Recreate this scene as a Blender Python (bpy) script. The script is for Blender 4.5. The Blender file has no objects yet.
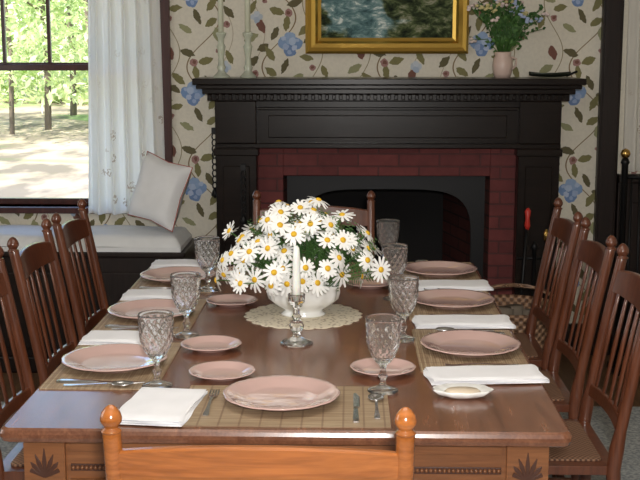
import bpy, math, random
from math import sin, cos, pi, sqrt
from mathutils import Vector, Matrix
random.seed(7)
scene=bpy.context.scene
coll=scene.collection
try:
    scene.view_settings.view_transform='Standard'
except Exception: pass

# ------------------------------------------------------------ materials
def newmat(name):
    m=bpy.data.materials.new(name); m.use_nodes=True
    nt=m.node_tree
    b=nt.nodes.get('Principled BSDF')
    return m,nt,b
def P(name,col,rough=.5,metal=0,coat=0,spec=.5,sheen=0):
    m,nt,b=newmat(name)
    b.inputs['Base Color'].default_value=(*col,1)
    b.inputs['Roughness'].default_value=rough
    b.inputs['Metallic'].default_value=metal
    b.inputs['Coat Weight'].default_value=coat
    b.inputs['Coat Roughness'].default_value=.1
    b.inputs['Specular IOR Level'].default_value=spec
    b.inputs['Sheen Weight'].default_value=sheen
    return m
def N(nt,t,**k):
    n=nt.nodes.new(t)
    for a,v in k.items(): setattr(n,a,v)
    return n
def math_(nt,op,a,b=None,c=None):
    n=N(nt,'ShaderNodeMath',operation=op)
    for i,v in enumerate((a,b,c)):
        if v is None: continue
        if isinstance(v,(int,float)): n.inputs[i].default_value=v
        else: nt.links.new(v,n.inputs[i])
    return n.outputs[0]
def mix(nt,f,a,b,blend='MIX'):
    n=N(nt,'ShaderNodeMixRGB',blend_type=blend)
    for i,v in enumerate((f,a,b)):
        if isinstance(v,(int,float)): n.inputs[i].default_value=v
        elif isinstance(v,tuple): n.inputs[i].default_value=(*v,1)
        else: nt.links.new(v,n.inputs[i])
    return n.outputs[0]
def ramp(nt,f,stops):
    n=N(nt,'ShaderNodeValToRGB')
    e=n.color_ramp.elements
    while len(e)<len(stops): e.new(.5)
    for el,(p,c) in zip(e,stops):
        el.position=p; el.color=(*c,1)
    nt.links.new(f,n.inputs[0]); return n.outputs[0]
def coords(nt,kind='Object',scale=(1,1,1),rot=(0,0,0)):
    tc=N(nt,'ShaderNodeTexCoord'); mp=N(nt,'ShaderNodeMapping')
    mp.inputs['Scale'].default_value=scale; mp.inputs['Rotation'].default_value=rot
    nt.links.new(tc.outputs[kind],mp.inputs[0]); return mp.outputs[0]
def noise(nt,vec,scale=5,detail=3,dist=0,rough=.5):
    n=N(nt,'ShaderNodeTexNoise'); n.inputs['Scale'].default_value=scale
    n.inputs['Detail'].default_value=detail; n.inputs['Distortion'].default_value=dist
    n.inputs['Roughness'].default_value=rough
    nt.links.new(vec,n.inputs['Vector']); return n.outputs['Fac']
def bump(nt,b,h,strength=.3,dist=.01):
    n=N(nt,'ShaderNodeBump'); n.inputs['Strength'].default_value=strength; n.inputs['Distance'].default_value=dist
    nt.links.new(h,n.inputs['Height']); nt.links.new(n.outputs[0],b.inputs['Normal'])
def wood(name,c1,c2,axis=1,rough=.3,coat=.3,scale=1,spec=.5,cr=.12):
    m,nt,b=newmat(name)
    s=[22*scale]*3; s[axis]=1.6*scale
    v=coords(nt,'Object',tuple(s))
    f=noise(nt,v,1.3,5,1.2,.6)
    v2=coords(nt,'Object',tuple(x*5 for x in s))
    f2=noise(nt,v2,1.5,2)
    c=ramp(nt,f,[(.3,c1),(.7,c2)])
    c=mix(nt,.35,c,ramp(nt,f2,[(.35,(.45,.45,.45)),(.65,(1,1,1))]),'MULTIPLY')
    nt.links.new(c,b.inputs['Base Color'])
    b.inputs['Roughness'].default_value=rough
    b.inputs['Specular IOR Level'].default_value=spec
    b.inputs['Coat Weight'].default_value=coat; b.inputs['Coat Roughness'].default_value=cr
    return m

M_table=wood('table_top_wood',(.135,.050,.026),(.235,.096,.050),1,.26,.5,1,.45,.16)
M_apron=wood('table_apron_wood',(.17,.060,.020),(.28,.11,.04),0,.35,.3)
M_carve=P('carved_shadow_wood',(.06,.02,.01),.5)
M_chair=wood('chair_cherry_wood',(.085,.024,.011),(.16,.050,.022),2,.3,.35)
M_chair_lit=wood('chair_flash_lit_wood',(.27,.080,.016),(.46,.15,.034),0,.2,.6)  # whole near chair: flash brightness put into a lighter copy of the wood colour
M_mantel=wood('mantel_ebonized_wood',(.007,.004,.003),(.014,.008,.006),0,.28,.08,1,.2)
M_darktrim=wood('dark_trim_wood',(.010,.005,.004),(.020,.011,.009),2,.4,.1,1,.3)
M_window=wood('window_frame_mahogany',(.045,.009,.008),(.08,.018,.014),2,.35,.2)
M_white=P('white_ceramic',(.86,.86,.84),.15,0,.5)
M_silver=P('silverware_metal',(.68,.68,.69),.18,1)
M_iron=P('black_iron',(.012,.012,.013),.45,.6)
M_brass=P('brass',(.65,.42,.13),.25,1)
M_red=P('red_painted_handle',(.5,.03,.02),.4)
M_pipe=P('pillow_piping',(.42,.12,.10),.7)
M_wax=P('candle_wax',(.88,.88,.84),.35)
M_wax.node_tree.nodes['Principled BSDF'].inputs['Subsurface Weight'].default_value=.2
M_waxg=P('candle_wax_cream',(.74,.75,.58),.4)
M_gilt=P('gilded_frame',(.72,.46,.10),.28,.85)
M_petal=P('daisy_petal',(.92,.92,.90),.6)
M_eye=P('daisy_center',(.75,.45,.02),.7)
M_stem=P('stem_green',(.07,.17,.035),.6)
M_fern=P('fern_leaf',(.04,.11,.025),.6)
M_crock=P('vase_blush_crock',(.66,.50,.43),.35)

def mk_glass(name='pressed_glass',rough=.02,tr=.97,ior=1.36):
    m,nt,b=newmat(name)
    b.inputs['Base Color'].default_value=(1,1,1,1)
    b.inputs['Roughness'].default_value=rough
    b.inputs['Transmission Weight'].default_value=tr
    b.inputs['IOR'].default_value=ior
    return m
M_glass=mk_glass()
M_milkglass=mk_glass('frosted_green_glass',.2,.45,1.42)
M_milkglass.node_tree.nodes['Principled BSDF'].inputs['Base Color'].default_value=(.76,.80,.66,1)

def mk_plate():
    m,nt,b=newmat('pink_dinnerware_glaze')
    v=coords(nt)
    f=noise(nt,v,9,2)
    c=ramp(nt,f,[(.3,(.56,.375,.34)),(.7,(.61,.415,.38))])
    nt.links.new(c,b.inputs['Base Color'])
    b.inputs['Roughness'].default_value=.10; b.inputs['Coat Weight'].default_value=1.0; b.inputs['Coat Roughness'].default_value=.04
    return m
M_plate=mk_plate()

def mk_cloth(name,col,bs=400):
    m,nt,b=newmat(name)
    v=coords(nt)
    f=noise(nt,v,bs,2); bump(nt,b,f,.15,.002)
    g=noise(nt,v,12,2)
    nt.links.new(ramp(nt,g,[(.3,tuple(x*.93 for x in col)),(.7,col)]),b.inputs['Base Color'])
    b.inputs['Roughness'].default_value=.85
    return m
M_napkin=mk_cloth('napkin_linen',(.84,.84,.87))
M_cushion=mk_cloth('cushion_canvas',(.80,.81,.82))
M_pillow=mk_cloth('pillow_cotton',(.86,.86,.87))

def mk_mat():
    m,nt,b=newmat('woven_placemat')
    tc=N(nt,'ShaderNodeTexCoord'); sp=N(nt,'ShaderNodeSeparateXYZ'); nt.links.new(tc.outputs['Object'],sp.inputs[0])
    x,y=sp.outputs[0],sp.outputs[1]
    fine=math_(nt,'ABSOLUTE',math_(nt,'SINE',math_(nt,'MULTIPLY',y,pi/.006)))
    band=math_(nt,'GREATER_THAN',math_(nt,'FRACT',math_(nt,'MULTIPLY',x,1/.045)),.9)
    v=coords(nt,'Object',(6,150,1))
    f=noise(nt,v,1,2)
    c=ramp(nt,f,[(.3,(.26,.17,.10)),(.55,(.39,.29,.18)),(.75,(.50,.39,.26))])
    c=mix(nt,math_(nt,'MULTIPLY',math_(nt,'SUBTRACT',1,fine),.5),c,(.12,.065,.035))
    c=mix(nt,math_(nt,'MULTIPLY',band,.6),c,(.16,.09,.05))
    nt.links.new(c,b.inputs['Base Color']); b.inputs['Roughness'].default_value=.6
    bump(nt,b,fine,.4,.002)
    return m
M_mat=mk_mat()

def mk_cane():
    m,nt,b=newmat('woven_cane_seat')
    tc=N(nt,'ShaderNodeTexCoord'); sp=N(nt,'ShaderNodeSeparateXYZ'); nt.links.new(tc.outputs['Object'],sp.inputs[0])
    a=math_(nt,'SINE',math_(nt,'MULTIPLY',sp.outputs[0],pi/.007)); c_=math_(nt,'SINE',math_(nt,'MULTIPLY',sp.outputs[1],pi/.007))
    h=math_(nt,'MULTIPLY',a,c_)
    nt.links.new(ramp(nt,math_(nt,'MULTIPLY_ADD',h,.5,.5),[(.2,(.07,.03,.018)),(.7,(.26,.14,.08))]),b.inputs['Base Color'])
    b.inputs['Roughness'].default_value=.7; bump(nt,b,h,.4,.003)
    return m
M_cane=mk_cane()

def mk_brick(name,c1,c2,mort):
    m,nt,b=newmat(name)
    tc=N(nt,'ShaderNodeTexCoord'); sp=N(nt,'ShaderNodeSeparateXYZ'); nt.links.new(tc.outputs['Object'],sp.inputs[0])
    cb=N(nt,'ShaderNodeCombineXYZ')
    nt.links.new(math_(nt,'ADD',sp.outputs[0],sp.outputs[1]),cb.inputs[0]); nt.links.new(sp.outputs[2],cb.inputs[1])
    br=N(nt,'ShaderNodeTexBrick'); nt.links.new(cb.outputs[0],br.inputs['Vector'])
    br.inputs['Scale'].default_value=1; br.inputs['Brick Width'].default_value=.2; br.inputs['Row Height'].default_value=.062
    br.inputs['Mortar Size'].default_value=.005; br.inputs['Mortar Smooth'].default_value=.3
    br.inputs['Color1'].default_value=(*c1,1); br.inputs['Color2'].default_value=(*c2,1); br.inputs['Mortar'].default_value=(*mort,1)
    f=noise(nt,tc.outputs['Object'],18,4)
    c=mix(nt,.5,br.outputs['Color'],ramp(nt,f,[(.3,(.5,.5,.5)),(.7,(1,1,1))]),'MULTIPLY')
    nt.links.new(c,b.inputs['Base Color']); b.inputs['Roughness'].default_value=.7
    b.inputs['Specular IOR Level'].default_value=.3
    inv=math_(nt,'SUBTRACT',1,br.outputs['Fac']); bump(nt,b,inv,.6,.005)
    return m
M_brick=mk_brick('red_brick',(.120,.026,.026),(.160,.036,.034),(.085,.028,.028))
M_fbrick=mk_brick('sooty_brick',(.05,.014,.012),(.07,.019,.016),(.016,.010,.009))
M_soot=P('soot_black',(.006,.005,.005),.9)

def mk_wallpaper():
    m,nt,b=newmat('floral_wallpaper')
    tc=N(nt,'ShaderNodeTexCoord'); sp=N(nt,'ShaderNodeSeparateXYZ'); nt.links.new(tc.outputs['Object'],sp.inputs[0])
    W,H=.48,.49
    xs=math_(nt,'MULTIPLY',math_(nt,'ADD',sp.outputs[0],100*W+1.03),1/W)
    col=math_(nt,'FLOOR',xs); fx=math_(nt,'SUBTRACT',xs,col)
    odd=math_(nt,'MODULO',col,2)
    fl=math_(nt,'SUBTRACT',1,fx)
    fxm=math_(nt,'ADD',fx,math_(nt,'MULTIPLY',odd,math_(nt,'SUBTRACT',fl,fx)))
    X=math_(nt,'MULTIPLY',fxm,W)
    zs=math_(nt,'ADD',math_(nt,'MULTIPLY',sp.outputs[2],1/H),math_(nt,'MULTIPLY_ADD',odd,.5,10.745))
    Z=math_(nt,'MULTIPLY',math_(nt,'FRACT',zs),H)
    cb=N(nt,'ShaderNodeCombineXYZ'); nt.links.new(X,cb.inputs[0]); nt.links.new(Z,cb.inputs[1])
    nz=N(nt,'ShaderNodeTexNoise'); nz.inputs['Scale'].default_value=55; nz.inputs['Detail'].default_value=2
    nt.links.new(tc.outputs['Object'],nz.inputs['Vector'])
    sc=N(nt,'ShaderNodeVectorMath',operation='MULTIPLY_ADD')
    nt.links.new(nz.outputs['Color'],sc.inputs[0]); sc.inputs[1].default_value=(.016,.016,0); 
    nt.links.new(cb.outputs[0],sc.inputs[2])
    V=sc.outputs[0]
    base=(.76,.71,.60)
    c=base
    tone=noise(nt,tc.outputs['Object'],60,1)
    def vine(c,x0,amp,ph,w,colr):
        s=math_(nt,'SINE',math_(nt,'MULTIPLY_ADD',Z,2*pi/H,ph))
        d=math_(nt,'ABSOLUTE',math_(nt,'SUBTRACT',math_(nt,'SUBTRACT',X,x0),math_(nt,'MULTIPLY',s,amp)))
        return mix(nt,math_(nt,'LESS_THAN',d,w),c,colr)
    c=vine(c,.29,.085,0,.0035,(.26,.18,.09))
    c=vine(c,.12,.05,2.2,.0025,(.36,.30,.18))
    c=vine(c,.40,.04,1.0,.0018,(.46,.38,.27))
    def mapv(x,z,rot,sx,sz):
        mp=N(nt,'ShaderNodeMapping',vector_type='TEXTURE')
        mp.inputs['Location'].default_value=(x+.008,z+.008,0); mp.inputs['Rotation'].default_value=(0,0,rot); mp.inputs['Scale'].default_value=(sx,sz,1)
        nt.links.new(V,mp.inputs[0]); return mp.outputs[0]
    def leaf(c,x,z,rot,L,Wd,colr):
        s=N(nt,'ShaderNodeSeparateXYZ'); nt.links.new(mapv(x,z,rot,L,Wd),s.inputs[0])
        q=math_(nt,'ADD',math_(nt,'ABSOLUTE',s.outputs[1]),math_(nt,'MULTIPLY',s.outputs[0],s.outputs[0]))
        return mix(nt,math_(nt,'LESS_THAN',q,1),c,colr)
    def blob(c,x,z,r,colr,rz=None):
        l=N(nt,'ShaderNodeVectorMath',operation='LENGTH'); nt.links.new(mapv(x,z,0,r,rz or r),l.inputs[0])
        return mix(nt,math_(nt,'LESS_THAN',l.outputs['Value'],1),c,colr)
    ol=(.22,.20,.08); dk=(.13,.11,.05); br=(.20,.085,.06); gr=(.32,.32,.17); pk=(.38,.21,.19)
    rr=random.Random(3)
    L=[(.33,.10,.6,ol),(.42,.15,2.3,dk),(.20,.07,2.6,gr),(.37,.22,-.5,dk),(.15,.17,.2,ol),(.38,.33,1.1,br),(.16,.31,2.4,ol),(.31,.29,-1.1,dk),(.09,.36,.5,gr),(.30,.40,.3,ol),
       (.42,.42,2.0,ol),(.21,.44,2.8,dk),(.06,.10,1.2,ol),(.09,.22,2.6,gr),(.05,.29,.9,dk),(.43,.27,2.7,gr),(.12,.44,1.9,br),(.36,.04,1.8,gr),(.26,.13,2.0,dk),(.14,.26,-.6,dk),(.335,.19,1.0,ol),(.25,.34,1.7,ol)]
    for x,z,r,cc in L:
        c=leaf(c,x,z,r,.034+rr.random()*.011,.015+rr.random()*.006,cc)
    for x,z,r in [(.24,.39,.020),(.12,.12,.016),(.41,.09,.017),(.36,.45,.012)]:
        c=blob(c,x,z,r,pk); c=blob(c,x+.002,z+.002,r*.5,br)
    for dx,dz,r,cc in [(-.014,0,.016,(.50,.56,.64)),(.014,0,.016,(.54,.60,.68)),(0,.016,.015,(.58,.63,.70)),(0,-.014,.015,(.42,.50,.62))]:
        c=blob(c,.40+dx,.37+dz,r,cc)
    hx,hz=.234,.235
    k=1.08
    for dx,dz,r,cc in [(-.03,.005,.028,(.20,.32,.56)),(.028,.008,.028,(.25,.37,.60)),(0,.03,.028,(.32,.44,.66)),(0,-.026,.029,(.18,.28,.51)),(-.012,.014,.017,(.46,.56,.74)),(.02,-.012,.015,(.38,.48,.69)),(-.02,-.016,.013,(.50,.58,.76)),(.03,.028,.011,(.46,.56,.74)),(-.035,.02,.009,(.40,.50,.71)),(.003,-.034,.010,(.36,.46,.67))]:
        c=blob(c,hx+dx*k,hz+dz*k,r*k,cc)
    c=mix(nt,.14,c,ramp(nt,tone,[(.35,(.6,.6,.6)),(.6,(1,1,1))]),'MULTIPLY')
    nt.links.new(c,b.inputs['Base Color']); b.inputs['Roughness'].default_value=.75
    return m
M_wallpaper=mk_wallpaper()
M_plaster=P('plaster_cream',(.70,.66,.58),.8)

def mk_rug():
    m,nt,b=newmat('speckled_rug')
    v=coords(nt); f=noise(nt,v,70,3); g=noise(nt,v,4,2)
    c=ramp(nt,f,[(.36,(.26,.28,.29)),(.5,(.38,.40,.40)),(.64,(.52,.54,.53))])
    c=mix(nt,.3,c,ramp(nt,g,[(.4,(.6,.62,.66)),(.6,(1,1,1))]),'MULTIPLY')
    nt.links.new(c,b.inputs['Base Color']); b.inputs['Roughness'].default_value=.95
    return m
M_rug=mk_rug()
M_floor=wood('oak_floor',(.12,.06,.03),(.22,.12,.06),1,.4,.2)

def mk_curtain():
    m,nt,b=newmat('sheer_embroidered_curtain')
    tc=N(nt,'ShaderNodeTexCoord')
    vo=N(nt,'ShaderNodeTexVoronoi'); vo.inputs['Scale'].default_value=9
    nt.links.new(tc.outputs['Object'],vo.inputs['Vector'])
    ms=math_(nt,'LESS_THAN',vo.outputs['Distance'],.24)
    n=noise(nt,tc.outputs['Object'],90,1)
    ms=math_(nt,'MULTIPLY',ms,math_(nt,'GREATER_THAN',n,.52))
    sp=N(nt,'ShaderNodeSeparateXYZ'); nt.links.new(tc.outputs['Object'],sp.inputs[0])
    low=math_(nt,'LESS_THAN',sp.outputs[2],1.25)
    c=mix(nt,math_(nt,'MULTIPLY',ms,math_(nt,'MULTIPLY_ADD',low,.5,.15)),(.95,.93,.88),(.45,.32,.22))
    nt.links.new(c,b.inputs['Base Color']); b.inputs['Roughness'].default_value=.9
    tr=N(nt,'ShaderNodeBsdfTranslucent'); nt.links.new(c,tr.inputs[0])
    mx=N(nt,'ShaderNodeMixShader'); mx.inputs[0].default_value=.5
    nt.links.new(b.outputs[0],mx.inputs[1]); nt.links.new(tr.outputs[0],mx.inputs[2])
    nt.links.new(mx.outputs[0],nt.nodes['Material Output'].inputs[0])
    return m
M_curtain=mk_curtain()

def mk_doily():
    m,nt,b=newmat('crocheted_lace')
    tc=N(nt,'ShaderNodeTexCoord')
    vo=N(nt,'ShaderNodeTexVoronoi'); vo.inputs['Scale'].default_value=75
    nt.links.new(tc.outputs['Object'],vo.inputs['Vector'])
    c=ramp(nt,vo.outputs['Distance'],[(.15,(.30,.22,.15)),(.4,(.74,.66,.52))])
    nt.links.new(c,b.inputs['Base Color']); b.inputs['Roughness'].default_value=.9
    return m
M_doily=mk_doily()

def mk_painting():
    m,nt,b=newmat('rocky_shore_painting')
    tc=N(nt,'ShaderNodeTexCoord'); sp=N(nt,'ShaderNodeSeparateXYZ'); nt.links.new(tc.outputs['Object'],sp.inputs[0])
    x,z=sp.outputs[0],sp.outputs[2]
    v=coords(nt,'Object',(9,1,18),(0,.5,0))
    f=noise(nt,v,1.5,8,.5,.68)
    g=noise(nt,coords(nt,'Object',(5,1,8)),1.2,4,.3)
    rock=ramp(nt,f,[(.34,(.008,.012,.008)),(.46,(.035,.050,.022)),(.54,(.10,.13,.055)),(.62,(.25,.26,.17)),(.7,(.40,.38,.30))])
    water=ramp(nt,f,[(.36,(.05,.10,.11)),(.48,(.12,.22,.23)),(.57,(.26,.38,.38)),(.64,(.72,.78,.74))])
    # surf channel running down between two rocky banks
    d=math_(nt,'ADD',math_(nt,'MULTIPLY_ADD',math_(nt,'SUBTRACT',z,1.6),.5,x),math_(nt,'MULTIPLY',math_(nt,'SUBTRACT',g,.5),.5))
    k=ramp(nt,math_(nt,'ABSOLUTE',math_(nt,'SUBTRACT',d,.10)),[(.12,(1,1,1)),(.17,(0,0,0))])
    c=mix(nt,k,rock,water)
    up=math_(nt,'GREATER_THAN',z,1.95)
    c=mix(nt,up,c,(.30,.40,.44))
    nt.links.new(c,b.inputs['Base Color']); b.inputs['Roughness'].default_value=.75; b.inputs['Specular IOR Level'].default_value=.15
    return m
M_paint=mk_painting()

def mk_wicker():
    m,nt,b=newmat('wicker')
    v=coords(nt); sp=N(nt,'ShaderNodeSeparateXYZ'); nt.links.new(v,sp.inputs[0])
    a=math_(nt,'SINE',math_(nt,'MULTIPLY',sp.outputs[2],180)); c_=math_(nt,'SINE',math_(nt,'MULTIPLY',math_(nt,'ARCTAN2',sp.outputs[1],sp.outputs[0]),36))
    h=math_(nt,'MULTIPLY',a,c_)
    nt.links.new(ramp(nt,math_(nt,'MULTIPLY_ADD',h,.5,.5),[(.3,(.11,.055,.03)),(.7,(.34,.20,.12))]),b.inputs['Base Color'])
    bump(nt,b,h,.6,.008); return m
M_wicker=mk_wicker()

def mk_foliage(name,c1,c2):
    m,nt,b=newmat(name)
    v=coords(nt); f=noise(nt,v,1.3,3)
    c=ramp(nt,f,[(.35,c1),(.6,c2)])
    nt.links.new(c,b.inputs['Base Color']); b.inputs['Roughness'].default_value=.7
    tr=N(nt,'ShaderNodeBsdfTranslucent'); nt.links.new(c,tr.inputs[0])
    mx=N(nt,'ShaderNodeMixShader'); mx.inputs[0].default_value=.45
    nt.links.new(b.outputs[0],mx.inputs[1]); nt.links.new(tr.outputs[0],mx.inputs[2])
    nt.links.new(mx.outputs[0],nt.nodes['Material Output'].inputs[0])
    return m
M_leaves=mk_foliage('tree_leaves',(.40,.54,.20),(.78,.86,.52))
M_bark=P('bark',(.16,.13,.10),.9)
def mk_ground():
    m,nt,b=newmat('yard_ground')
    v=coords(nt); f=noise(nt,v,.25,4,.6); g=noise(nt,coords(nt,'Object',(1,.45,1)),1.3,5)
    c=ramp(nt,f,[(.36,(.20,.28,.10)),(.43,(.34,.28,.20)),(.7,(.42,.35,.28))])
    c=mix(nt,.9,c,ramp(nt,g,[(.42,(.36,.37,.38)),(.54,(1,1,1))]),'MULTIPLY')  # mottled shadow dapple painted into the ground colour
    nt.links.new(c,b.inputs['Base Color']); b.inputs['Roughness'].default_value=.95
    return m
M_ground=mk_ground()

# ------------------------------------------------------------ mesh builder
class B:
    def __init__(s): s.v=[];s.f=[];s.m=[];s.sm=[];s.mats=[]
    def mi(s,m):
        if m not in s.mats: s.mats.append(m)
        return s.mats.index(m)
    def add(s,vs,fs,m,smooth=False,T=None):
        o=len(s.v)
        for p in vs:
            p=Vector(p)
            if T is not None: p=T@p
            s.v.append(p)
        k=s.mi(m)
        for f in fs:
            s.f.append([o+i for i in f]); s.m.append(k); s.sm.append(smooth)
    def box(s,x0,x1,y0,y1,z0,z1,m,T=None):
        vs=[(x0,y0,z0),(x1,y0,z0),(x1,y1,z0),(x0,y1,z0),(x0,y0,z1),(x1,y0,z1),(x1,y1,z1),(x0,y1,z1)]
        s.add(vs,[(0,3,2,1),(4,5,6,7),(0,1,5,4),(1,2,6,5),(2,3,7,6),(3,0,4,7)],m,False,T)
    def lathe(s,prof,m,c=(0,0,0),seg=24,T=None,fn=None,smooth=True,sx=1,sy=1,caps=True):
        vs=[];fs=[]
        n=len(prof)
        for i,(r,z) in enumerate(prof):
            for j in range(seg):
                a=2*pi*j/seg
                rr,zz=(fn(r,z,a,i) if fn else (r,z))
                vs.append((c[0]+rr*cos(a)*sx,c[1]+rr*sin(a)*sy,c[2]+zz))
        for i in range(n-1):
            for j in range(seg):
                k=(j+1)%seg
                fs.append((i*seg+j,i*seg+k,(i+1)*seg+k,(i+1)*seg+j))
        if caps:
            fs.append(tuple(reversed(range(seg)))); fs.append(tuple((n-1)*seg+j for j in range(seg)))
        s.add(vs,fs,m,smooth,T)
    def tube(s,pts,rad,m,seg=8,T=None,smooth=True,flat=1.0):
        pts=[Vector(p) for p in pts]; n=len(pts)
        if not isinstance(rad,(list,tuple)): rad=[rad]*n
        vs=[];fs=[]
        for i,p in enumerate(pts):
            d=(pts[min(i+1,n-1)]-pts[max(i-1,0)]).normalized()
            ref=Vector((0,1,0)) if abs(d.y)<.9 else Vector((1,0,0))
            a=d.cross(ref).normalized(); b=d.cross(a).normalized()
            for j in range(seg):
                t=2*pi*j/seg
                vs.append(p+a*cos(t)*rad[i]+b*sin(t)*rad[i]*flat)
        for i in range(n-1):
            for j in range(seg):
                k=(j+1)%seg
                fs.append((i*seg+j,i*seg+k,(i+1)*seg+k,(i+1)*seg+j))
        fs.append(tuple(reversed(range(seg)))); fs.append(tuple((n-1)*seg+j for j in range(seg)))
        s.add(vs,fs,m,smooth,T)
    def loft(s,secs,m,T=None,smooth=False):
        k=len(secs[0]);vs=[p for q in secs for p in q];fs=[]
        for i in range(len(secs)-1):
            for j in range(k):
                l=(j+1)%k; fs.append((i*k+j,i*k+l,(i+1)*k+l,(i+1)*k+j))
        fs.append(tuple(reversed(range(k)))); fs.append(tuple((len(secs)-1)*k+j for j in range(k)))
        s.add(vs,fs,m,smooth,T)
    def grid(s,fn,nu,nv,m,smooth=True,T=None):
        vs=[fn(i/nu,j/nv) for i in range(nu+1) for j in range(nv+1)]
        fs=[(i*(nv+1)+j,(i+1)*(nv+1)+j,(i+1)*(nv+1)+j+1,i*(nv+1)+j+1) for i in range(nu) for j in range(nv)]
        s.add(vs,fs,m,smooth,T)
    def mesh(s,name):
        me=bpy.data.meshes.new(name)
        me.from_pydata([tuple(p) for p in s.v],[],s.f)
        for m in s.mats: me.materials.append(m)
        me.polygons.foreach_set('material_index',s.m); me.polygons.foreach_set('use_smooth',s.sm)
        me.update(); 
        return me
    def obj(s,name,loc=(0,0,0),rz=0,bevel=0,parent=None,solid=0):
        return place(s.mesh(name),name,loc,rz,bevel,parent,solid)
def place(me,name,loc=(0,0,0),rz=0,bevel=0,parent=None,solid=0):
    o=bpy.data.objects.new(name,me); coll.objects.link(o)
    o.location=loc; o.rotation_euler=(0,0,rz)
    if solid:
        q=o.modifiers.new('s','SOLIDIFY'); q.thickness=solid; q.offset=0
    if bevel:
        q=o.modifiers.new('b','BEVEL'); q.width=bevel; q.segments=2; q.limit_method='ANGLE'; q.angle_limit=math.radians(50)
    if parent: o.parent=parent
    return o
def empty(name,loc=(0,0,0)):
    o=bpy.data.objects.new(name,None); coll.objects.link(o); o.location=loc; return o

# ------------------------------------------------------------ room shell
YW=5.85
XL,XR,YB,ZC=-2.9,2.7,-1.4,2.6
def slab(name,x0,x1,y0,y1,z0,z1,m,bevel=0):
    b=B(); b.box(x0,x1,y0,y1,z0,z1,m); return b.obj(name,bevel=bevel)
slab('floor',XL-.15,XR+.15,YB-.15,YW+.9,-.1,0,M_floor)
slab('ceiling',XL-.15,XR+.15,YB-.15,YW+.9,ZC,ZC+.1,M_plaster)
slab('wall_left',XL-.15,XL,YB-.15,YW,0,ZC,M_wallpaper)
slab('wall_right',XR,XR+.15,YB-.15,YW,0,ZC,M_wallpaper)
slab('wall_front',XL,XR,YB-.15,YB,0,ZC,M_plaster)
wx0,wx1,wz0,wz1=-2.45,-.98,.76,2.25
fx0,fx1,fz=-.33,.69,.95
b=B()
Y2=YW+.18
b.box(XL-.15,wx0,YW,Y2,0,ZC,M_wallpaper)
b.box(wx0,wx1,YW,Y2,0,wz0,M_wallpaper); b.box(wx0,wx1,YW,Y2,wz1,ZC,M_wallpaper)
b.box(wx1,fx0,YW,Y2,0,ZC,M_wallpaper)
b.box(fx0,fx1,YW,Y2,fz,ZC,M_wallpaper)
b.box(fx1,XR+.15,YW,Y2,0,ZC,M_wallpaper)
b.obj('wall_back')
b=B(); b.box(-1.9,1.75,.4,4.9,0,.012,M_rug); b.obj('area_rug')

# window
b=B()
b.box(wx1-.01,wx1+.075,YW-.03,YW,wz0-.02,wz1+.09,M_window)
b.box(wx0-.075,wx0+.01,YW-.03,YW,wz0-.02,wz1+.09,M_window)
b.box(wx0-.1,wx1+.1,YW-.035,YW,wz1,wz1+.1,M_window)
b.box(wx0-.1,wx1+.09,YW-.045,YW+.1,wz0-.03,wz0,M_window)
yy=YW+.08
zr=1.475
def sash(x0,x1,z0,z1,y,mv,mh):
    t=.045
    b.box(x0,x0+t,y,y+.035,z0,z1,M_window); b.box(x1-t,x1,y,y+.035,z0,z1,M_window)
    b.box(x0+t,x1-t,y,y+.035,z0,z0+t*.7,M_window); b.box(x0+t,x1-t,y,y+.035,z1-t*.7,z1,M_window)
    for xm in mv: b.box(xm-.009,xm+.009,y+.005,y+.03,z0,z1,M_window)
    for zm in mh: b.box(x0,x1,y+.006,y+.029,zm-.009,zm+.009,M_window)
sash(wx0,wx1,wz0,zr+.01,yy,[],[])
sash(wx0,wx1,zr-.012,wz1,yy+.04,[-1.79,-1.555,-1.32,-2.02,-2.25],[1.87])
b.obj('window_1',bevel=.003)

# window seat
b=B()
b.box(XL+.001,-.80,5.42,YW-.001,0,.575,M_darktrim)
b.box(XL+.001,-.79,5.405,YW-.001,.575,.60,M_darktrim)
for i in range(4):
    x=-2.75+i*.49
    b.box(x,x+.42,5.408,5.42,.12,.5,M_darktrim)
b.box(XL+.001,-.795,5.40,5.42,0,.08,M_darktrim)
b.obj('window_seat_bench',bevel=.006)
b=B()
def cush(u,v):
    x=-2.85+u*2.04; y=5.41+v*.40
    e=min(u*2.04,(1-u)*2.04,.05)/.05; e2=min(v*.4,(1-v)*.4,.05)/.05
    h=.052*(sqrt(1-(1-e)**2)*sqrt(1-(1-e2)**2))
    return (x,y,.603+h+.02+.004*sin(u*25))
b.grid(cush,80,24,M_cushion)
b.box(-2.85,-.81,5.41,5.81,.601,.624,M_cushion)
b.obj('window_seat_cushion')
# pillow
b=B()
def pil(sgn):
    def f(u,v):
        x=(u-.5)*2;y=(v-.5)*2
        k=max(0,(1-x**4))*max(0,(1-y**4))
        pin=1-.10*(1-abs(x))*abs(y)**2-.0
        pin2=1-.10*(1-abs(y))*abs(x)**2
        return (x*.140*pin2,sgn*.07*k**.5,y*.165*pin)
    return f
b.grid(pil(1),16,16,M_pillow); b.grid(pil(-1),16,16,M_pillow)
edge=[]
for i in range(33):
    t=i/32*4; s_=int(t)%4; q=(t-int(t))
    if i==32: s_,q=3,1
    uv=[(q,0),(1,q),(1-q,1),(0,1-q)][s_]
    edge.append(pil(1)(*uv))
b.tube(edge,.0028,M_pipe,6)
o=b.obj('throw_pillow',(-.935,5.60,.872)); o.rotation_euler=(math.radians(-12),math.radians(14),math.radians(-28))

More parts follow.
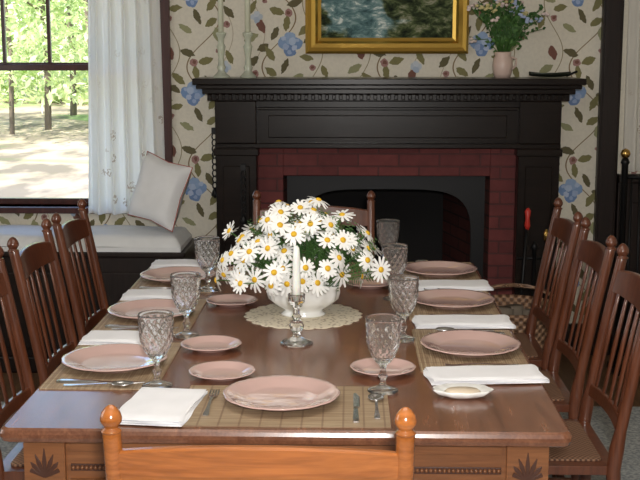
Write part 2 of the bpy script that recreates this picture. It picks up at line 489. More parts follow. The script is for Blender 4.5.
def curtain(name,x0t,x1t,x0b,x1b,z0,z1,y,folds=7,amp=.028):
    b=B()
    def f(u,v):
        z=z0+(z1-z0)*v
        xa=x0b+(x0t-x0b)*v; xb=x1b+(x1t-x1b)*v
        w=sin(u*folds*2*pi+.6*sin(v*3))*amp*(1.15-.3*v)+.3*amp*sin(u*folds*4.3*pi+v*2)
        return (xa+(xb-xa)*u,y+w,z)
    b.grid(f,110,24,M_curtain); return b.obj(name)
curtain('window_curtain',-1.29,-.95,-1.33,-.93,.735,2.3,5.765,5,.024)
b=B(); b.tube([(-2.6,5.765,2.31),(-.86,5.765,2.31)],.01,M_brass)
for x in (-2.6,-.86): b.box(x-.01,x+.01,5.765,5.849,2.30,2.32,M_brass)
b.obj('curtain_rod')
b=B(); b.box(1.245,1.345,YW-.05,YW,0,2.35,M_darktrim); b.box(1.255,1.335,YW-.06,YW-.05,.15,2.3,M_darktrim); b.obj('trim_1',bevel=.006)
b=B(); b.box(1.35,2.69,YW-.06,YW-.001,0,.9,M_darktrim); b.box(1.35,2.69,YW-.08,YW-.001,.9,.94,M_darktrim)
for i in range(3): b.box(1.42+i*.42,1.76+i*.42,YW-.07,YW-.06,.15,.8,M_darktrim)
b.obj('wainscot_right',bevel=.005)
curtain('window_curtain',1.36,1.95,1.36,1.95,.96,2.3,5.76,9,.02)
b=B(); b.box(1.03,1.24,YW-.025,YW-.001,0,.16,M_darktrim); b.obj('baseboard_back',bevel=.004)
b=B(); b.box(XL+.001,XL+.025,YB,5.39,0,.16,M_darktrim); b.obj('baseboard_left',bevel=.004)
b=B(); b.box(XR-.025,XR-.001,YB,5.75,0,.16,M_darktrim); b.obj('baseboard_right',bevel=.004)

# iron gate with brass balls
b=B()
for x in (1.31,1.46,1.61):
    b.lathe([(.016,0),(.016,1.02),(.022,1.03),(.014,1.05)],M_iron,(x,5.5,0),12)
    b.lathe([(.004,-.024),(.018,-.016),(.024,0),(.018,.016),(.004,.024)],M_brass,(x,5.5,1.072),16)
    b.box(x-.03,x+.03,5.42,5.58,0,.03,M_iron)
for z in (.2,.96):
    b.tube([(1.31,5.5,z),(1.61,5.5,z)],.009,M_iron)
for i in range(7):
    x=1.345+i*.038
    b.tube([(x,5.5,.2),(x+.01*sin(i),5.5,.5),(x,5.5,.96)],.005,M_iron)
b.obj('iron_fire_gate')

# ------------------------------------------------------------ fireplace
b=B()
mw=M_mantel
b.box(-.75,1.11,5.48,YW-.001,1.395,1.425,mw)
b.box(-.735,1.095,5.50,YW-.001,1.375,1.395,mw)
b.box(-.71,1.07,5.535,YW-.001,1.35,1.375,mw)
b.box(-.69,1.05,5.57,YW-.001,1.315,1.35,mw)
n=52
for i in range(n):
    x=-.685+i*(1.725/n); b.box(x,x+.018,5.555,5.57,1.322,1.347,mw)
b.box(-.66,1.02,5.62,YW-.001,1.085,1.315,mw)
b.box(-.66,1.02,5.60,5.62,1.27,1.285,mw)
b.box(-.66,1.02,5.595,5.62,1.085,1.11,mw)
b.box(-.40,.76,5.612,5.62,1.135,1.245,mw)
for (x0,x1) in ((-.655,-.455),(.815,1.015)):
    b.box(x0,x1,5.585,YW-.001,0,1.09,mw)
    b.box(x0-.01,x1+.01,5.57,YW-.001,1.05,1.085,mw)
    b.box(x0,x1,5.575,5.60,1.11,1.315,mw)
    b.box(x0-.01,x1+.01,5.57,YW-.001,0,.14,mw)
    b.box(x0+.035,x1-.035,5.577,5.585,.2,1.0,mw)
mo=empty('fireplace')
b.obj('mantelpiece',bevel=.004,parent=mo)
b=B()
b.box(-.455,-.33,5.66,YW-.001,0,1.085,M_brick); b.box(.69,.815,5.66,YW-.001,0,1.085,M_brick)
b.box(-.33,.69,5.66,YW-.001,.945,1.085,M_brick)
b.obj('brick_surround',parent=mo,bevel=.003)
b=B()
x0,x1,y0,y1,z1=-.33,.69,5.68,6.38,.945
bx0,bx1=-.16,.52
b.add([(x0,y0,0),(bx0,y1,0),(bx0,y1,z1),(x0,y0,z1)],[(0,1,2,3)],M_fbrick)
b.add([(x1,y0,0),(bx1,y1,0),(bx1,y1,z1),(x1,y0,z1)],[(3,2,1,0)],M_fbrick)
b.add([(bx0,y1,0),(bx1,y1,0),(bx1,y1,z1),(bx0,y1,z1)],[(0,1,2,3)],M_soot)
b.add([(x0,y0,z1-.001),(x1,y0,z1-.001),(bx1,y1,z1-.001),(bx0,y1,z1-.001)],[(0,1,2,3)],M_soot)
arc=[];N_=20
for i in range(N_+1):
    t=pi*i/N_; cx=.18; arc.append((cx-.43*math.copysign(abs(cos(t))**.45,cos(t)),.0,.60+.27*abs(sin(t))**.6))
secs=[]
for (x,_,z) in arc:
    secs.append([(x,5.74,z),(x,5.76,z),(x,5.76,.944),(x,5.74,.944)])
b.loft(secs,M_iron)
b.box(-.32,-.25,5.74,5.76,0,.944,M_iron); b.box(.61,.68,5.74,5.76,0,.944,M_iron)
b.obj('firebox',parent=mo)
b=B(); b.box(-.55,.91,5.18,5.56,0,.03,M_brick); b.obj('hearth_slab',parent=mo,bevel=.005)
b=B(); b.box(-.45,.81,5.56,6.4,.0,.012,M_fbrick); b.obj('firebox_floor',parent=mo)
for x in (-.02,.40):
    b=B()
    b.lathe([(.012,.06),(.02,.1),(.012,.16),(.012,.3),(.028,.34),(.03,.37),(.012,.41),(.02,.44),(.004,.47)],M_brass,(x,5.86,.0),16)
    b.box(x-.012,x+.012,5.86,6.2,.1,.125,M_iron)
    b.tube([(x-.09,5.86,.022),(x-.05,5.86,.07),(x,5.86,.1),(x+.05,5.86,.07),(x+.09,5.86,.022)],.01,M_iron)
    b.box(x-.01,x+.01,6.17,6.2,.0125,.1,M_iron)
    b.obj('andiron')
b=B()
for (x,y,z,a) in ((.19,5.98,.178,.05),(.2,6.1,.178,-.08),(.18,6.04,.262,.12)):
    T=Matrix.Translation((x,y,z))@Matrix.Rotation(a,4,'Z')
    b.tube([(-.28,0,0),(-.1,.01,.004),(.1,-.01,0),(.28,0,.003)],[.045,.05,.048,.044],M_bark,10,T)
b.obj('firewood_logs')
# fire tools
b=B()
cx,cy=.87,5.36
b.lathe([(.09,0),(.09,.012),(.03,.03),(.012,.05),(.010,.6),(.02,.61),(.004,.64)],M_iron,(cx,cy,.03),18)
b.tube([(cx-.08,cy,.59),(cx+.07,cy,.59)],.006,M_iron)
b.tube([(cx-.04,cy-.01,.73),(cx-.055,cy-.01,.45),(cx-.075,cy-.01,.09)],.008,M_iron)
b.lathe([(.006,-.055),(.014,-.035),(.010,0),(.015,.035),(.005,.05)],M_red,(cx-.038,cy-.01,.78),12)
b.tube([(cx+.05,cy-.01,.68),(cx+.055,cy-.01,.12)],.006,M_iron)
b.lathe([(.006,-.03),(.013,-.02),(.014,.01),(.005,.03)],M_brass,(cx+.05,cy-.01,.70),12)
b.box(cx+.02,cx+.09,cy-.02,cy,.05,.15,M_iron)
b.obj('fireplace_tool_set')
def chain(name,x,y,z0,z1):
    b=B(); k=int((z1-z0)/.03)
    for i in range(k):
        z=z0+(i+.5)*(z1-z0)/k
        pts=[(x+.011*cos(t*pi/5),y+.002*(i%2),z+.017*sin(t*pi/5)) for t in range(11)]
        b.tube(pts,.004,M_iron,5)
    b.lathe([(.004,-.05),(.02,-.035),(.012,-.01),(.004,.005)],M_iron,(x,y,z0),10)
    b.box(x-.012,x+.012,y-.01,y+.012,z1,z1+.03,M_iron)
    b.obj(name)
chain('iron_wall_hanging',1.045,5.825,.78,1.2); chain('iron_wall_hanging',-.69,5.825,.86,1.14)
chain('iron_wall_hanging',-.52,5.565,.76,.98)

# basket
b=B()
b.lathe([(.001,0),(.17,0),(.185,.14),(.20,.32),(.21,.45),(.215,.46),(.205,.465),(.19,.45),(.16,.03),(.001,.03)],M_wicker,(0,0,0),32,caps=False)
pts=[(.205*cos(t*pi/10),0,.45+.10*sin(t*pi/10)) for t in range(11)]
b.tube(pts,.009,M_wicker)
for (x,y,r,a) in ((-.05,0,.04,.1),(.05,.03,.045,-.2),(0,-.06,.04,.4)):
    b.tube([(x,y,.05),(x+a*.2,y,.45)],r,M_bark,9)
b.obj('wicker_log_basket',(.70,4.86,.0125))

# ------------------------------------------------------------ picture
b=B()
fx_0,fx_1,fz_0,fz_1=-.225,.585,1.54,2.14
prof=[(0,0),(0,.035),(.012,.05),(.03,.038),(.05,.042),(.062,.022),(.078,.015),(.078,0)]
def fr(x0,x1,z0,z1):
    cs=[(x0,z0,1,1),(x1,z0,-1,1),(x1,z1,-1,-1),(x0,z1,1,-1)]
    vs=[];fs=[];k=len(prof)
    for (x,z,sx,sz) in cs:
        for (w,h) in prof: vs.append((x+sx*w,YW-.004-h,z+sz*w))
    for i in range(4):
        for j in range(k-1):
            l=(i+1)%4; fs.append((i*k+j,l*k+j,l*k+j+1,i*k+j+1))
    b.add(vs,fs,M_gilt)
fr(fx_0,fx_1,fz_0,fz_1)
b.box(fx_0+.07,fx_1-.07,YW-.016,YW-.008,fz_0+.07,fz_1-.07,M_paint)
b.obj('framed_painting')

# ------------------------------------------------------------ mantel items
def taper(name,x,y,z=1.425):
    b=B()
    b.lathe([(.040,0),(.040,.008),(.026,.02),(.015,.035),(.022,.05),(.015,.065),(.013,.1),(.018,.13),(.022,.15),(.014,.165),(.016,.19),(.024,.205),(.026,.215),(.014,.22)],M_milkglass,(0,0,0),20)
    b.lathe([(.0135,.215),(.0125,.48),(.006,.51),(.001,.53)],M_waxg,(0,0,0),12)
    b.obj(name,(x,y,z))
taper('taper_candlestick',-.625,5.62); taper('taper_candlestick',-.495,5.62)
e=empty('potted_plant',(.735,5.64,1.425))
b=B()
b.lathe([(.001,.002),(.036,.0),(.044,.02),(.050,.06),(.046,.09),(.038,.105),(.042,.12),(.038,.125),(.032,.105),(.032,.09),(.001,.08)],M_crock,(0,0,0),24,caps=False)
b.tube([(.04,0,.1),(.066,0,.09),(.064,0,.06),(.045,0,.04)],.005,M_crock)
b.obj('vase',parent=e)
b=B()
M_bfl=P('blue_flower',(.42,.50,.70),.6); M_yfl=P('yellow_flower',(.66,.58,.28),.6); M_pfl=P('blush_flower',(.80,.66,.62),.6)
for i in range(64):
    a=random.uniform(0,2*pi); t=random.uniform(.1,1.0)
    d=Vector((cos(a)*t*.20,sin(a)*t*.09,.27-.16*t*random.random()))
    base=Vector((.01*cos(a),.01*sin(a),.10))
    mid=base+d*.5+Vector((0,0,.03)); end=base+d+Vector((0,0,-.03*t))
    b.tube([base,mid,end],.0018,M_stem,4)
    for k in range(8):
        q=base.lerp(end,.3+.7*k/7)+Vector((0,0,.03*(1-abs(k-3.5)/3.5)))
        dd=Vector((random.uniform(-1,1),random.uniform(-1,1),random.uniform(-.3,1))).normalized()*.030
        s_=dd.cross(Vector((0,1,.2))).normalized()*.008
        b.add([q,q+dd*.5+s_,q+dd,q+dd*.5-s_],[(0,1,2,3)],M_fern if k%3 else M_stem)
    if i%2==0:
        mt=(M_pfl,M_bfl,M_pfl,M_yfl)[(i//2)%4]
        for k in range(4):
            b.lathe([(.001,-.007),(.010,-.003),(.010,.004),(.001,.008)],mt,end+Vector((random.uniform(-.014,.014),random.uniform(-.014,.014),random.uniform(-.012,.012))),7)
b.obj('foliage',parent=e)
b=B()
def lf(u,v):
    x=(u-.5)*.20; w=.03*(1-(2*u-1)**2)**.7
    return (x,(v-.5)*2*w,.004+.9*(v-.5)**2*.08+.25*x*x*3)
b.grid(lf,16,6,P('bronze_dish',(.03,.035,.025),.35,.5)); 
b.tube([(.08,0,.008),(.11,0,.022),(.13,0,.03)],.004,M_iron,6)
b.obj('leaf_shaped_dish',(.96,5.62,1.4265),solid=.003)

# ------------------------------------------------------------ table
TX0,TX1,TY0,TY1,TZ=-.752,.475,2.34,4.33,.76
b=B()
def rr_(x0,x1,y0,y1,r,z,k=5):
    pts=[]
    for cx,cy,a0 in ((x1-r,y1-r,0),(x0+r,y1-r,90),(x0+r,y0+r,180),(x1-r,y0+r,270)):
        for i in range(k+1):
            a=math.radians(a0+90*i/k); pts.append((cx+r*cos(a),cy+r*sin(a),z))
    return pts
lay=[(.012,TZ-.034),(.003,TZ-.029),(0,TZ-.02),(0,TZ-.012),(.003,TZ-.004),(.009,TZ)]
b.loft([rr_(TX0+d,TX1-d,TY0+d,TY1-d,.02,z) for d,z in lay],M_table,smooth=False)
az0,az1=.622,TZ-.033
ax0,ax1,ay0,ay1=TX0+.045,TX1-.045,TY0+.045,TY1-.045
b.box(ax0,ax1,ay0,ay0+.022,az0,az1,M_apron); b.box(ax0,ax1,ay1-.022,ay1,az0,az1,M_apron)
b.box(ax0,ax0+.022,ay0,ay1,az0,az1,M_apron); b.box(ax1-.022,ax1,ay0,ay1,az0,az1,M_apron)
for cx in (ax0+.045,ax1-.045):
    b.box(cx-.045,cx+.045,ay0-.012,ay0+.07,az0-.01,az1,M_apron)
    for k in range(-3,4):
        a=k*.36
        T=Matrix.Translation((cx,ay0-.0125,az0+.018))@Matrix.Rotation(a,4,'Y')
        b.loft([[(-.002,-.001,0),(.002,-.001,0),(.002,.001,0),(-.002,.001,0)],[(-.005,-.002,.035),(.005,-.002,.035),(.005,.001,.035),(-.005,.001,.035)],[(-.001,-.001,.066-.01*abs(k)),(.001,-.001,.066-.01*abs(k)),(.001,.001,.066-.01*abs(k)),(-.001,.001,.066-.01*abs(k))]],M_carve,T)
b.box(ax0+.1,ax1-.1,ay0-.006,ay0,az1-.03,az1-.004,M_apron)
b.box(ax0+.1,ax1-.1,ay0-.010,ay0,az0,az0+.012,M_apron)
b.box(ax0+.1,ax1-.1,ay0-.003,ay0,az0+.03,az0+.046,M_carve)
k=96
for i in range(k):
    x=ax0+.106+i*(ax1-ax0-.212)/(k-1)
    b.lathe([(.001,-.0048),(.0042,-.002),(.0042,.002),(.001,.0048)],M_apron,(x,ay0-.004,az0+.038),8)
legp=[(.02,0),(.026,.02),(.018,.06),(.022,.09),(.034,.2),(.026,.3),(.036,.36),(.022,.39),(.034,.42),(.03,.45)]
for (x,y) in ((ax0+.045,ay0+.035),(ax1-.045,ay0+.035),(-.43,ay1-.05),(.20,ay1-.05)):
    b.lathe(legp,M_table,(x,y,.0125),20)
    b.box(x-.034,x+.034,y-.034,y+.034,.46,az1,M_table)
b.obj('dining_table',bevel=.002)

# ------------------------------------------------------------ chairs
def chair_mesh(w,mm,mr):
    b=B(); h=w/2
    def yb(z): return 0 if z<.45 else -.1*((z-.45)/.53)**1.1
    for s_ in (-1,1):
        x=s_*h
        pts=[(x,-.05,0),(x,-.015,.2),(x,0,.44)]; rad=[.015,.017,.02]
        for z in (.5,.55,.6,.7,.8,.88,.93,.945): 
            pts.append((x,yb(z),z)); rad.append(.0155 if z>.5 else .02)
        b.tube(pts,rad,mm,12)
        b.lathe([(.0155,0),(.0175,.004),(.011,.009),(.013,.012),(.0175,.019),(.018,.025),(.015,.034),(.009,.042),(.003,.046)],mr,(x,yb(.945)-.001,.940),16)
        b.lathe([(.012,0),(.017,.05),(.014,.08),(.02,.2),(.016,.3),(.021,.34),(.02,.43)],mm,(x*.97,.37,0),14)
        b.tube([(x*.99,-.01,.2),(x*.97,.37,.2)],[.008,.008],mm); b.tube([(x*.99,-.01,.3),(x*.97,.37,.3)],[.008,.008],mm)
    b.tube([(-h*.97,.37,.25),(0,.37,.25),(h*.97,.37,.25)],[.008,.013,.008],mm)
    b.tube([(-h,-.012,.25),(h,-.012,.25)],.009,mm)
    def rail(z0,z1,arch,arch0,th,mat_):
        secs=[]
        for i in range(17):
            t=i/8-1; x=t*(h-.008); bow=-.018*(1-t*t)
            za=z0+arch0*(1-t*t); zb=z1+arch*(1-t*t)
            ya,yb_=yb(za)+bow,yb(zb)+bow
            secs.append([(x,ya-th/2,za),(x,ya+th/2,za),(x,yb_+th/2,zb-.004),(x,yb_+th/3,zb),(x,yb_-th/3,zb),(x,yb_-th/2,zb-.004)])
        b.loft(secs,mat_,smooth=False)
    rail(.845,.908,.016,.0,.018,mr)
    rail(.53,.565,.0,.0,.016,mm)
    for i in range(6):
        t=(i-2.5)/3.1; x=t*h; bow=-.018*(1-t*t)
        b.tube([(x,yb(.56)+bow,.56),(x,yb(.7)+bow,.7),(x,yb(.85)+bow,.85)],[.009,.012,.009],mm,8,flat=.55)
    b.loft([rr_(-h-.005,h+.005,-.01,.39,.03,z) for z in (.425,.45)],mm)
    b.loft([rr_(-h+.03,h-.03,.022,.36,.02,.45),rr_(-h+.03,h-.03,.022,.36,.02,.456),rr_(-h+.045,h-.045,.035,.345,.02,.459)],M_cane)
    return b.mesh('dining_chair')
cm=chair_mesh(.39,M_chair,M_chair)
cn=chair_mesh(.47,M_chair_lit,M_chair_lit)
cz=.0155
place(cn,'dining_chair',(-.145,1.85,cz),0,.0015)
place(chair_mesh(.46,M_chair,M_chair),'dining_chair',(-.145,4.50,cz),pi,.0015)
for y in (3.14,3.68,4.20): place(cm,'dining_chair',(.705,y,cz),pi/2,.0015)
for y in (3.06,3.60,4.12): place(cm,'dining_chair',(-.925,y,cz),-pi/2,.0015)

# ------------------------------------------------------------ placemats, tableware
Z0=TZ+.0003; ZM=Z0+.003
def matm(w,d):
    b=B(); b.box(-w/2,w/2,-d/2,d/2,0,.003,M_mat); return b.mesh('placemat')
mm_=matm(.47,.30)
ms_=matm(.44,.28)
place(mm_,'placemat',(-.145,2.515,Z0),0)
place(mm_,'placemat',(-.145,4.155,Z0),0)
RY=[3.02,3.58,4.09]; LY=[2.85,3.41,3.96]
for y in RY: place(ms_,'placemat',(.32,y,Z0),pi/2)
for y in LY: place(ms_,'placemat',(-.60,y,Z0),pi/2)

def plate_mesh(R):
    b=B(); s=R/.135
    prof=[(.001,.004),(.070*s,.004),(.074*s,0),(.080*s,0),(.084*s,.005),(.105*s,.012),(.133*s,.019),(.135*s,.021),(.133*s,.0225),(.125*s,.0215),(.122*s,.0205),(.104*s,.016),(.086*s,.009),(.078*s,.007),(.001,.0065)]
    def fn(r,z,a,i):
        k=max(0,(r/s-.1)/.035)
        return r*(1-.018*k*(1-abs(cos(a*6)))**1.5),z*(1 if s>.9 else .75)
    b.lathe(prof,M_plate,(0,0,0),96,fn=fn,caps=False)
    return b.mesh('dinner_plate')
pd=plate_mesh(.135); pb=plate_mesh(.083)
place(pd,'dinner_plate',(-.155,2.545,ZM))
place(pd,'dinner_plate',(-.14,4.15,ZM))
for y in RY: place(pd,'dinner_plate',(.325,y-.005,ZM))
for y in LY: place(pd,'dinner_plate',(-.60,y-.01,ZM))
for (x,y) in ((-.315,2.755),(-.374,3.02),(-.374,3.57),(-.39,4.06),(.085,2.80),(.07,3.86)):
    place(pb,'bread_plate',(x,y,Z0))
b=B()
def sh(r,z,a,i): 
    return r*(1+.05*cos(a*9)*(i>1)),z
b.lathe([(.001,.0),(.03,0),(.045,.008),(.054,.018),(.051,.020),(.03,.008),(.001,.006)],M_white,(0,0,0),54,fn=sh,sx=1.3,sy=.8,caps=False)
b.lathe([(.001,.006),(.028,.0065),(.036,.012),(.03,.018),(.001,.02)],P('butter',(.60,.50,.38),.5),(0,0,0),24,sx=1.2,sy=.7,caps=False)
b.obj('butter_dish',(.265,2.60,Z0))

def goblet_mesh():
    b=B()
    out=[(.001,0),(.036,0),(.037,.002),(.034,.005),(.022,.009),(.010,.014),(.0065,.022),(.008,.03),(.012,.037),(.008,.044),(.0065,.052),(.009,.062),(.014,.068)]
    nb=30; z0,z1=.068,.178
    def rb(t): return .014+(.041-.014)*min(1,(sin(min(t*1.75,1)*pi/2))**.8) - .0015*sin(t*pi) + .002*t*t
    for i in range(1,nb+1):
        t=i/nb; out.append((rb(t),z0+(z1-z0)*t))
    inn=[(rb(1)-.0012,.1785)]
    for i in range(nb-1,1,-2):
        t=i/nb; inn.append((max(.004,rb(t)-.0042),z0+(z1-z0)*t+.001))
    inn.append((.001,.080))
    pr=out+inn; K=len(out)
    def fn(r,z,a,i):
        if i<K and z>.070 and z<.160:
            u=a*14/(2*pi); w=(z-.07)/.0145
            d=abs(((u+w*.5)%1)-.5)+abs(((u-w*.5)%1)-.5)
            r=r+.0038*(d-.5)
        return r,z
    b.lathe(pr,M_glass,(0,0,0),112,fn=fn,caps=False,smooth=True)
    return b.mesh('goblet')
gm=goblet_mesh()
for (x,y,z) in ((-.46,2.655,ZM),(-.46,3.155,Z0),(-.475,3.77,ZM),(.080,2.63,ZM),(.15,3.13,Z0),(.145,3.66,Z0),(.14,4.18,ZM)):
    z= Z0 if (x>.1 and y<4) else z
    place(gm,'water_goblet',(x,y,z+.0002))

def napkin_mesh(w,d):
    b=B()
    for k in range(3):
        z=k*.0042; s=1-.02*k
        def f(u,v,z=z,s=s,k=k):
            x=(u-.5)*w*s; y=(v-.5)*d*s
            e=min(u,1-u,v,1-v)/.06; e=min(1,e)
            return (x+.004*sin(v*7+k),y+.003*sin(u*6+k),z+.0045*sqrt(max(0,1-(1-e)**2))+.0012*sin(u*9+k*2)*e+.0012)
        b.grid(f,24,14,M_napkin)
        b.box(-w*s*.495,w*s*.495,-d*s*.495,d*s*.495,z,z+.002,M_napkin)
    return b.mesh('folded_napkin')
ns=napkin_mesh(.29,.13); nl=napkin_mesh(.24,.125); nn=napkin_mesh(.16,.25)
o=place(nn,'folded_napkin',(-.425,2.485,ZM+.0002)); o.rotation_euler[2]=-.10
for y,r in ((2.755,.10),(3.315,.03),(3.845,.04)):
    place(ns,'folded_napkin',(.335,y,ZM+.0002),r)
for y,r in ((3.095,-.04),(3.665,0),(4.215,.02)):
    place(nl,'folded_napkin',(-.62,y,ZM+.0002),r)

def fork():
    b=B()
    b.loft([[(-w,y,z),(w,y,z),(w,y,z+.002),(-w,y,z+.002)] for y,w,z in ((-.095,.006,.001),(-.08,.0065,.001),(-.04,.0035,.003),(0,.003,.006),(.03,.004,.005),(.04,.009,.003),(.055,.0115,.001))],M_silver)
    for k in range(4):
        x=-.0095+k*.0063
        b.loft([[(x-.0018,y,z),(x+.0018,y,z),(x+.0018,y,z+.0018),(x-.0018,y,z+.0018)] for y,z in ((.054,.001),(.075,0.0),(.095,.003))],M_silver)
    return b.mesh('fork')
def knife():
    b=B()
    b.loft([[(-w,y,0.0005),(w2,y,0.0005),(w2*.8,y,t),(-w*.8,y,t)] for y,w,w2,t in ((-.11,.006,.006,.004),(-.1,.008,.008,.006),(-.03,.006,.006,.006),(-.01,.005,.005,.004),(0,.006,.010,.0025),(.08,.006,.010,.002),(.105,.005,.002,.0015))],M_silver)
    return b.mesh('knife')
def spoon():
    b=B()
    b.loft([[(-w,y,z),(w,y,z),(w,y,z+.002),(-w,y,z+.002)] for y,w,z in ((-.085,.006,.001),(-.07,.0065,.001),(-.03,.0035,.003),(.02,.003,.006),(.035,.004,.004))],M_silver)
    b.lathe([(.001,.0005),(.010,.001),(.017,.005),(.0185,.009),(.016,.006),(.009,.003),(.001,.002)],M_silver,(0,.056,0),20,sx=1,sy=1.45,caps=False)
    return b.mesh('spoon')
fk,kn,sn=fork(),knife(),spoon()
place(fk,'fork',(-.316,2.52,ZM+.0002)); place(kn,'knife',(.015,2.50,ZM+.0002)); place(sn,'spoon',(.062,2.50,ZM+.0002))
for y in RY:
    place(kn,'knife',(.33,y+.165,ZM+.0002),pi/2); place(sn,'spoon',(.33,y+.195,ZM+.0002),pi/2)
    place(fk,'fork',(.34,y-.168,ZM+.0002),pi/2+.05)
for y in LY:
    place(kn,'knife',(-.60,y-.168,ZM+.0002),-pi/2); place(sn,'spoon',(-.60,y-.20,ZM+.0002),-pi/2)
    place(fk,'fork',(-.60,y+.155,ZM+.0002),-pi/2)

# doily
b=B()
def dfn(r,z,a,i): return r*(1+(.05*abs(sin(a*12)) if r>.1 else 0)),z
b.lathe([(.001,0),(.06,.0),(.12,.0),(.165,0),(.17,.0012),(.165,.002),(.12,.0025),(.06,.0025),(.001,.0025)],M_doily,(0,0,0),144,fn=dfn,sx=1.02,sy=1.05,caps=False)
b.obj('lace_doily',(-.14,3.42,Z0))
b=B()
b.lathe([(.001,0),(.044,0),(.046,.003),(.042,.007),(.026,.012),(.012,.02),(.009,.03),(.016,.038),(.021,.05),(.016,.062),(.009,.068),(.014,.076),(.0085,.084),(.0085,.098),(.014,.104),(.0225,.118),(.024,.14),(.022,.141),(.012,.12),(.001,.12)],M_glass,(0,0,0),12,smooth=False,caps=False)
b.lathe([(.0108,.121),(.0115,.16),(.0105,.24),(.008,.268),(.003,.274)],M_wax,(0,0,0),16)
b.tube([(0,0,.272),(.001,0,.284)],.001,M_iron,5)
b.obj('crystal_candlestick',(-.145,3.08,Z0))

# centerpiece
e=empty('daisy_centerpiece',(-.14,3.42,Z0+.0027))
b=B()
def bf(r,z,a,i):
    k=1+.03*cos(a*12)*(z>.04); return r*k,z+(.004*cos(a*6) if z>.085 else 0)
b.lathe([(.001,.0),(.065,0),(.068,.005),(.058,.012),(.058,.018),(.084,.032),(.104,.05),(.109,.07),(.108,.085),(.119,.096),(.117,.1),(.104,.09),(.098,.07),(.07,.04),(.001,.03)],M_white,(0,0,0),72,fn=bf,sx=1.0,sy=.72,caps=False)
b.obj('bowl',parent=e)
b=B()
rg=random.Random(11)
pts=[]
tries=0
while len(pts)<98 and tries<12000:
    tries+=1
    a=rg.uniform(0,2*pi); el=math.asin(rg.uniform(-.14,1))
    d=Vector((cos(a)*cos(el),sin(a)*cos(el),sin(el)))
    k=rg.uniform(.70,1.12)
    p=Vector((d.x*.242*k-.006,d.y*.19*k,.135+d.z*.20*k))
    if p.z>.27 and abs(p.x+.0)>.13: continue
    if all((p-q).length>.042 for q,_ in pts): pts.append((p,d))
for p,d in pts:
    base=Vector((d.x*.03,d.y*.02,.04))
    mid=base.lerp(p,.5)+Vector((0,0,.03))
    b.tube([base,mid,p-d*.004],.0016,M_stem,5)
    nrm=(d+Vector((rg.uniform(-.6,.6),rg.uniform(-.9,.3),rg.uniform(-.2,.6)))).normalized()
    q=nrm.to_track_quat('Z','Y').to_matrix().to_4x4()
    T=Matrix.Translation(p)@q@Matrix.Rotation(rg.uniform(0,6),4,'Z')
    R=rg.uniform(.030,.043); npet=rg.randint(12,15); droop=rg.uniform(-.6,.25)
    for i in range(npet):
        a=2*pi*i/npet+rg.uniform(-.08,.08); rl=R*rg.uniform(.86,1.06); w=.0046
        dz=rg.uniform(-.002,.002)
        c_,s_=cos(a),sin(a)
        def pt(r,o,z): return (r*c_-o*s_,r*s_+o*c_,z)
        b.add([pt(.006,-w*.5,0),pt(.006,w*.5,0),pt(rl*.6,w,droop*.008+dz),pt(rl*.95,w*.75,droop*.018+dz),pt(rl,0,droop*.02+dz),pt(rl*.95,-w*.75,droop*.018+dz),pt(rl*.6,-w,droop*.008+dz)],[(0,1,2,6),(6,2,3,5),(5,3,4)],M_petal,False,T)
    b.lathe([(.0092,0),(.0085,.003),(.005,.0052),(.0005,.006)],M_eye,(0,0,0),10,T)
    b.lathe([(.001,-.006),(.006,-.003),(.007,-.001)],M_stem,(0,0,0),7,T)
for i in range(900):
    a=rg.uniform(0,2*pi); el=math.asin(rg.uniform(-.1,1)); d=Vector((cos(a)*cos(el),sin(a)*cos(el),sin(el)))
    k=rg.uniform(.3,1.0)
    p=Vector((d.x*.215*k,d.y*.175*k,.125+d.z*.185*k))
    g=(d+Vector((rg.uniform(-.8,.8),rg.uniform(-.8,.8),rg.uniform(-.3,.8)))).normalized()
    L=rg.uniform(.03,.06); s_=g.cross(Vector((rg.random(),rg.random(),rg.random()))).normalized()
    mt=M_fern if rg.random()<.5 else M_stem
    for k2 in range(5):
        o_=p+g*L*k2/5
        for sg in (-1,1):
            tip=o_+(g*.5+s_*sg).normalized()*.015*(1-k2*.12); wv=g*.0035
            b.add([o_,o_+wv,tip],[(0,1,2)],mt)
b.obj('daisies',parent=e)

# ------------------------------------------------------------ outdoors
b=B()
def gr(u,v):
    x=-40+u*80; y=6.2+v*60
    return (x,y,-.35+.02*(y-6)*.5+.05*sin(x*.7)*sin(y*.5))
b.grid(gr,60,60,M_ground); b.obj('ground')
rt=random.Random(5)
for (x,y,r) in ((-5.2,23,.05),(-6.6,25,.07),(-7.1,24,.05),(-8.9,24,.1),(-4.6,26,.08),(-2.5,24,.1),(-10.5,23,.09),(-7.0,29,.08),(-6.2,30,.07),(.5,25,.1),(-13.5,26,.1)):
    b=B()
    b.tube([(x,y,-.6),(x+.05,y,1.5),(x-.1,y,3.5),(x+.1,y,6)],[r*1.15,r,r*.85,r*.5],M_bark,10)
    for k in range(5):
        a=rt.uniform(0,6.3); z=rt.uniform(2,5)
        b.tube([(x,y,z),(x+cos(a)*1.2,y+sin(a)*1.2,z+.8)],[r*.4,r*.12],M_bark,6)
    for k in range(2400):
        a=rt.uniform(0,6.3); rad=rt.uniform(0,1)**.5*2.6; z=rt.uniform(.5,6.0)
        if z<1.2 and rt.random()<.4: continue
        p=Vector((x+cos(a)*rad,y+sin(a)*rad,z))
        g=Vector((rt.uniform(-1,1),rt.uniform(-1,1),rt.uniform(-1,1))).normalized()*rt.uniform(.06,.13)
        s_=g.cross(Vector((rt.random(),rt.random(),1))).normalized()*.05
        b.add([p-g,p+s_,p+g,p-s_],[(0,1,2,3)],M_leaves)
    b.obj('tree')
b=B()
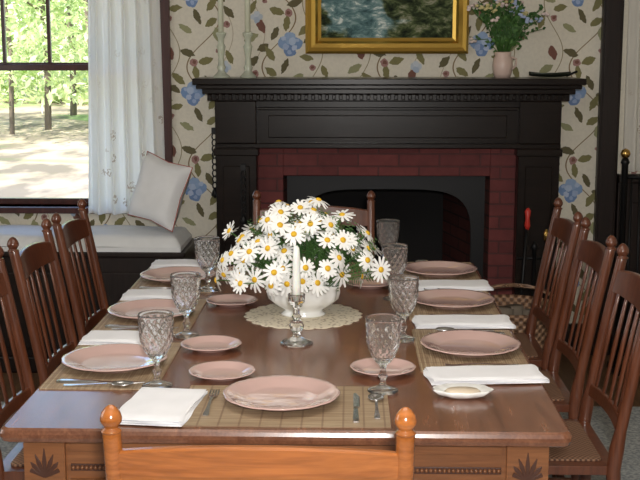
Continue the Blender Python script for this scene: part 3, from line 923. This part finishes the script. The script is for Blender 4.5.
for k in range(11000):
    x=rt.uniform(-22,8); y=rt.uniform(34,37); z=rt.uniform(0,1)**1.3*7
    p=Vector((x,y,z)); g=Vector((rt.uniform(-1,1),rt.uniform(-1,1),rt.uniform(-1,1))).normalized()*rt.uniform(.15,.35)
    s_=g.cross(Vector((rt.random(),rt.random(),1))).normalized()*.15
    b.add([p-g,p+s_,p+g,p-s_],[(0,1,2,3)],M_leaves)
b.obj('woodland_hedge')

# ------------------------------------------------------------ lights
w=bpy.data.worlds.new('World'); scene.world=w; w.use_nodes=True
nt=w.node_tree; bg=nt.nodes['Background']
sky=nt.nodes.new('ShaderNodeTexSky'); sky.sky_type='NISHITA'; sky.sun_disc=False; sky.sun_elevation=math.radians(50); sky.sun_rotation=math.radians(200)
nt.links.new(sky.outputs[0],bg.inputs[0]); bg.inputs[1].default_value=.55
def lamp(kind,name,loc,energy,rot=(0,0,0),size=None,col=(1,1,1),sy=None):
    l=bpy.data.lights.new(name,kind); l.energy=energy; l.color=col
    if kind=='AREA':
        l.size=size
        if sy: l.shape='RECTANGLE'; l.size_y=sy
    elif kind=='POINT': l.shadow_soft_size=size
    o=bpy.data.objects.new(name,l); coll.objects.link(o); o.location=loc; o.rotation_euler=rot; return o
s=lamp('SUN','sun',(0,0,20),12,(math.radians(42),0,math.radians(-25))); s.data.angle=.01; s.data.color=(1,.95,.84)
lamp('AREA','ceiling_fill',(-.1,2.3,2.5),15,(0,0,0),1.4,(1,.93,.84))  # added overhead fill for the room, no fixture modelled
lamp('AREA','camera_flash',(.05,-.05,1.68),70,(math.radians(84),0,math.radians(1.5)),.1,(1,.975,.94))
lamp('AREA','side_fill',(-2.8,2.6,1.6),15,(0,math.radians(-90),0),1.4,(.96,.98,1))  # added fill standing in for daylight; the left wall has no window

# ------------------------------------------------------------ camera
cd=bpy.data.cameras.new('camera'); cam=bpy.data.objects.new('camera',cd); coll.objects.link(cam)
cam.location=(0,0,1.56); cam.rotation_euler=(math.radians(90-9.4),0,math.radians(1.5))
cd.sensor_width=36; cd.lens=1150/640*36; cd.clip_start=.05; cd.clip_end=500
scene.camera=cam
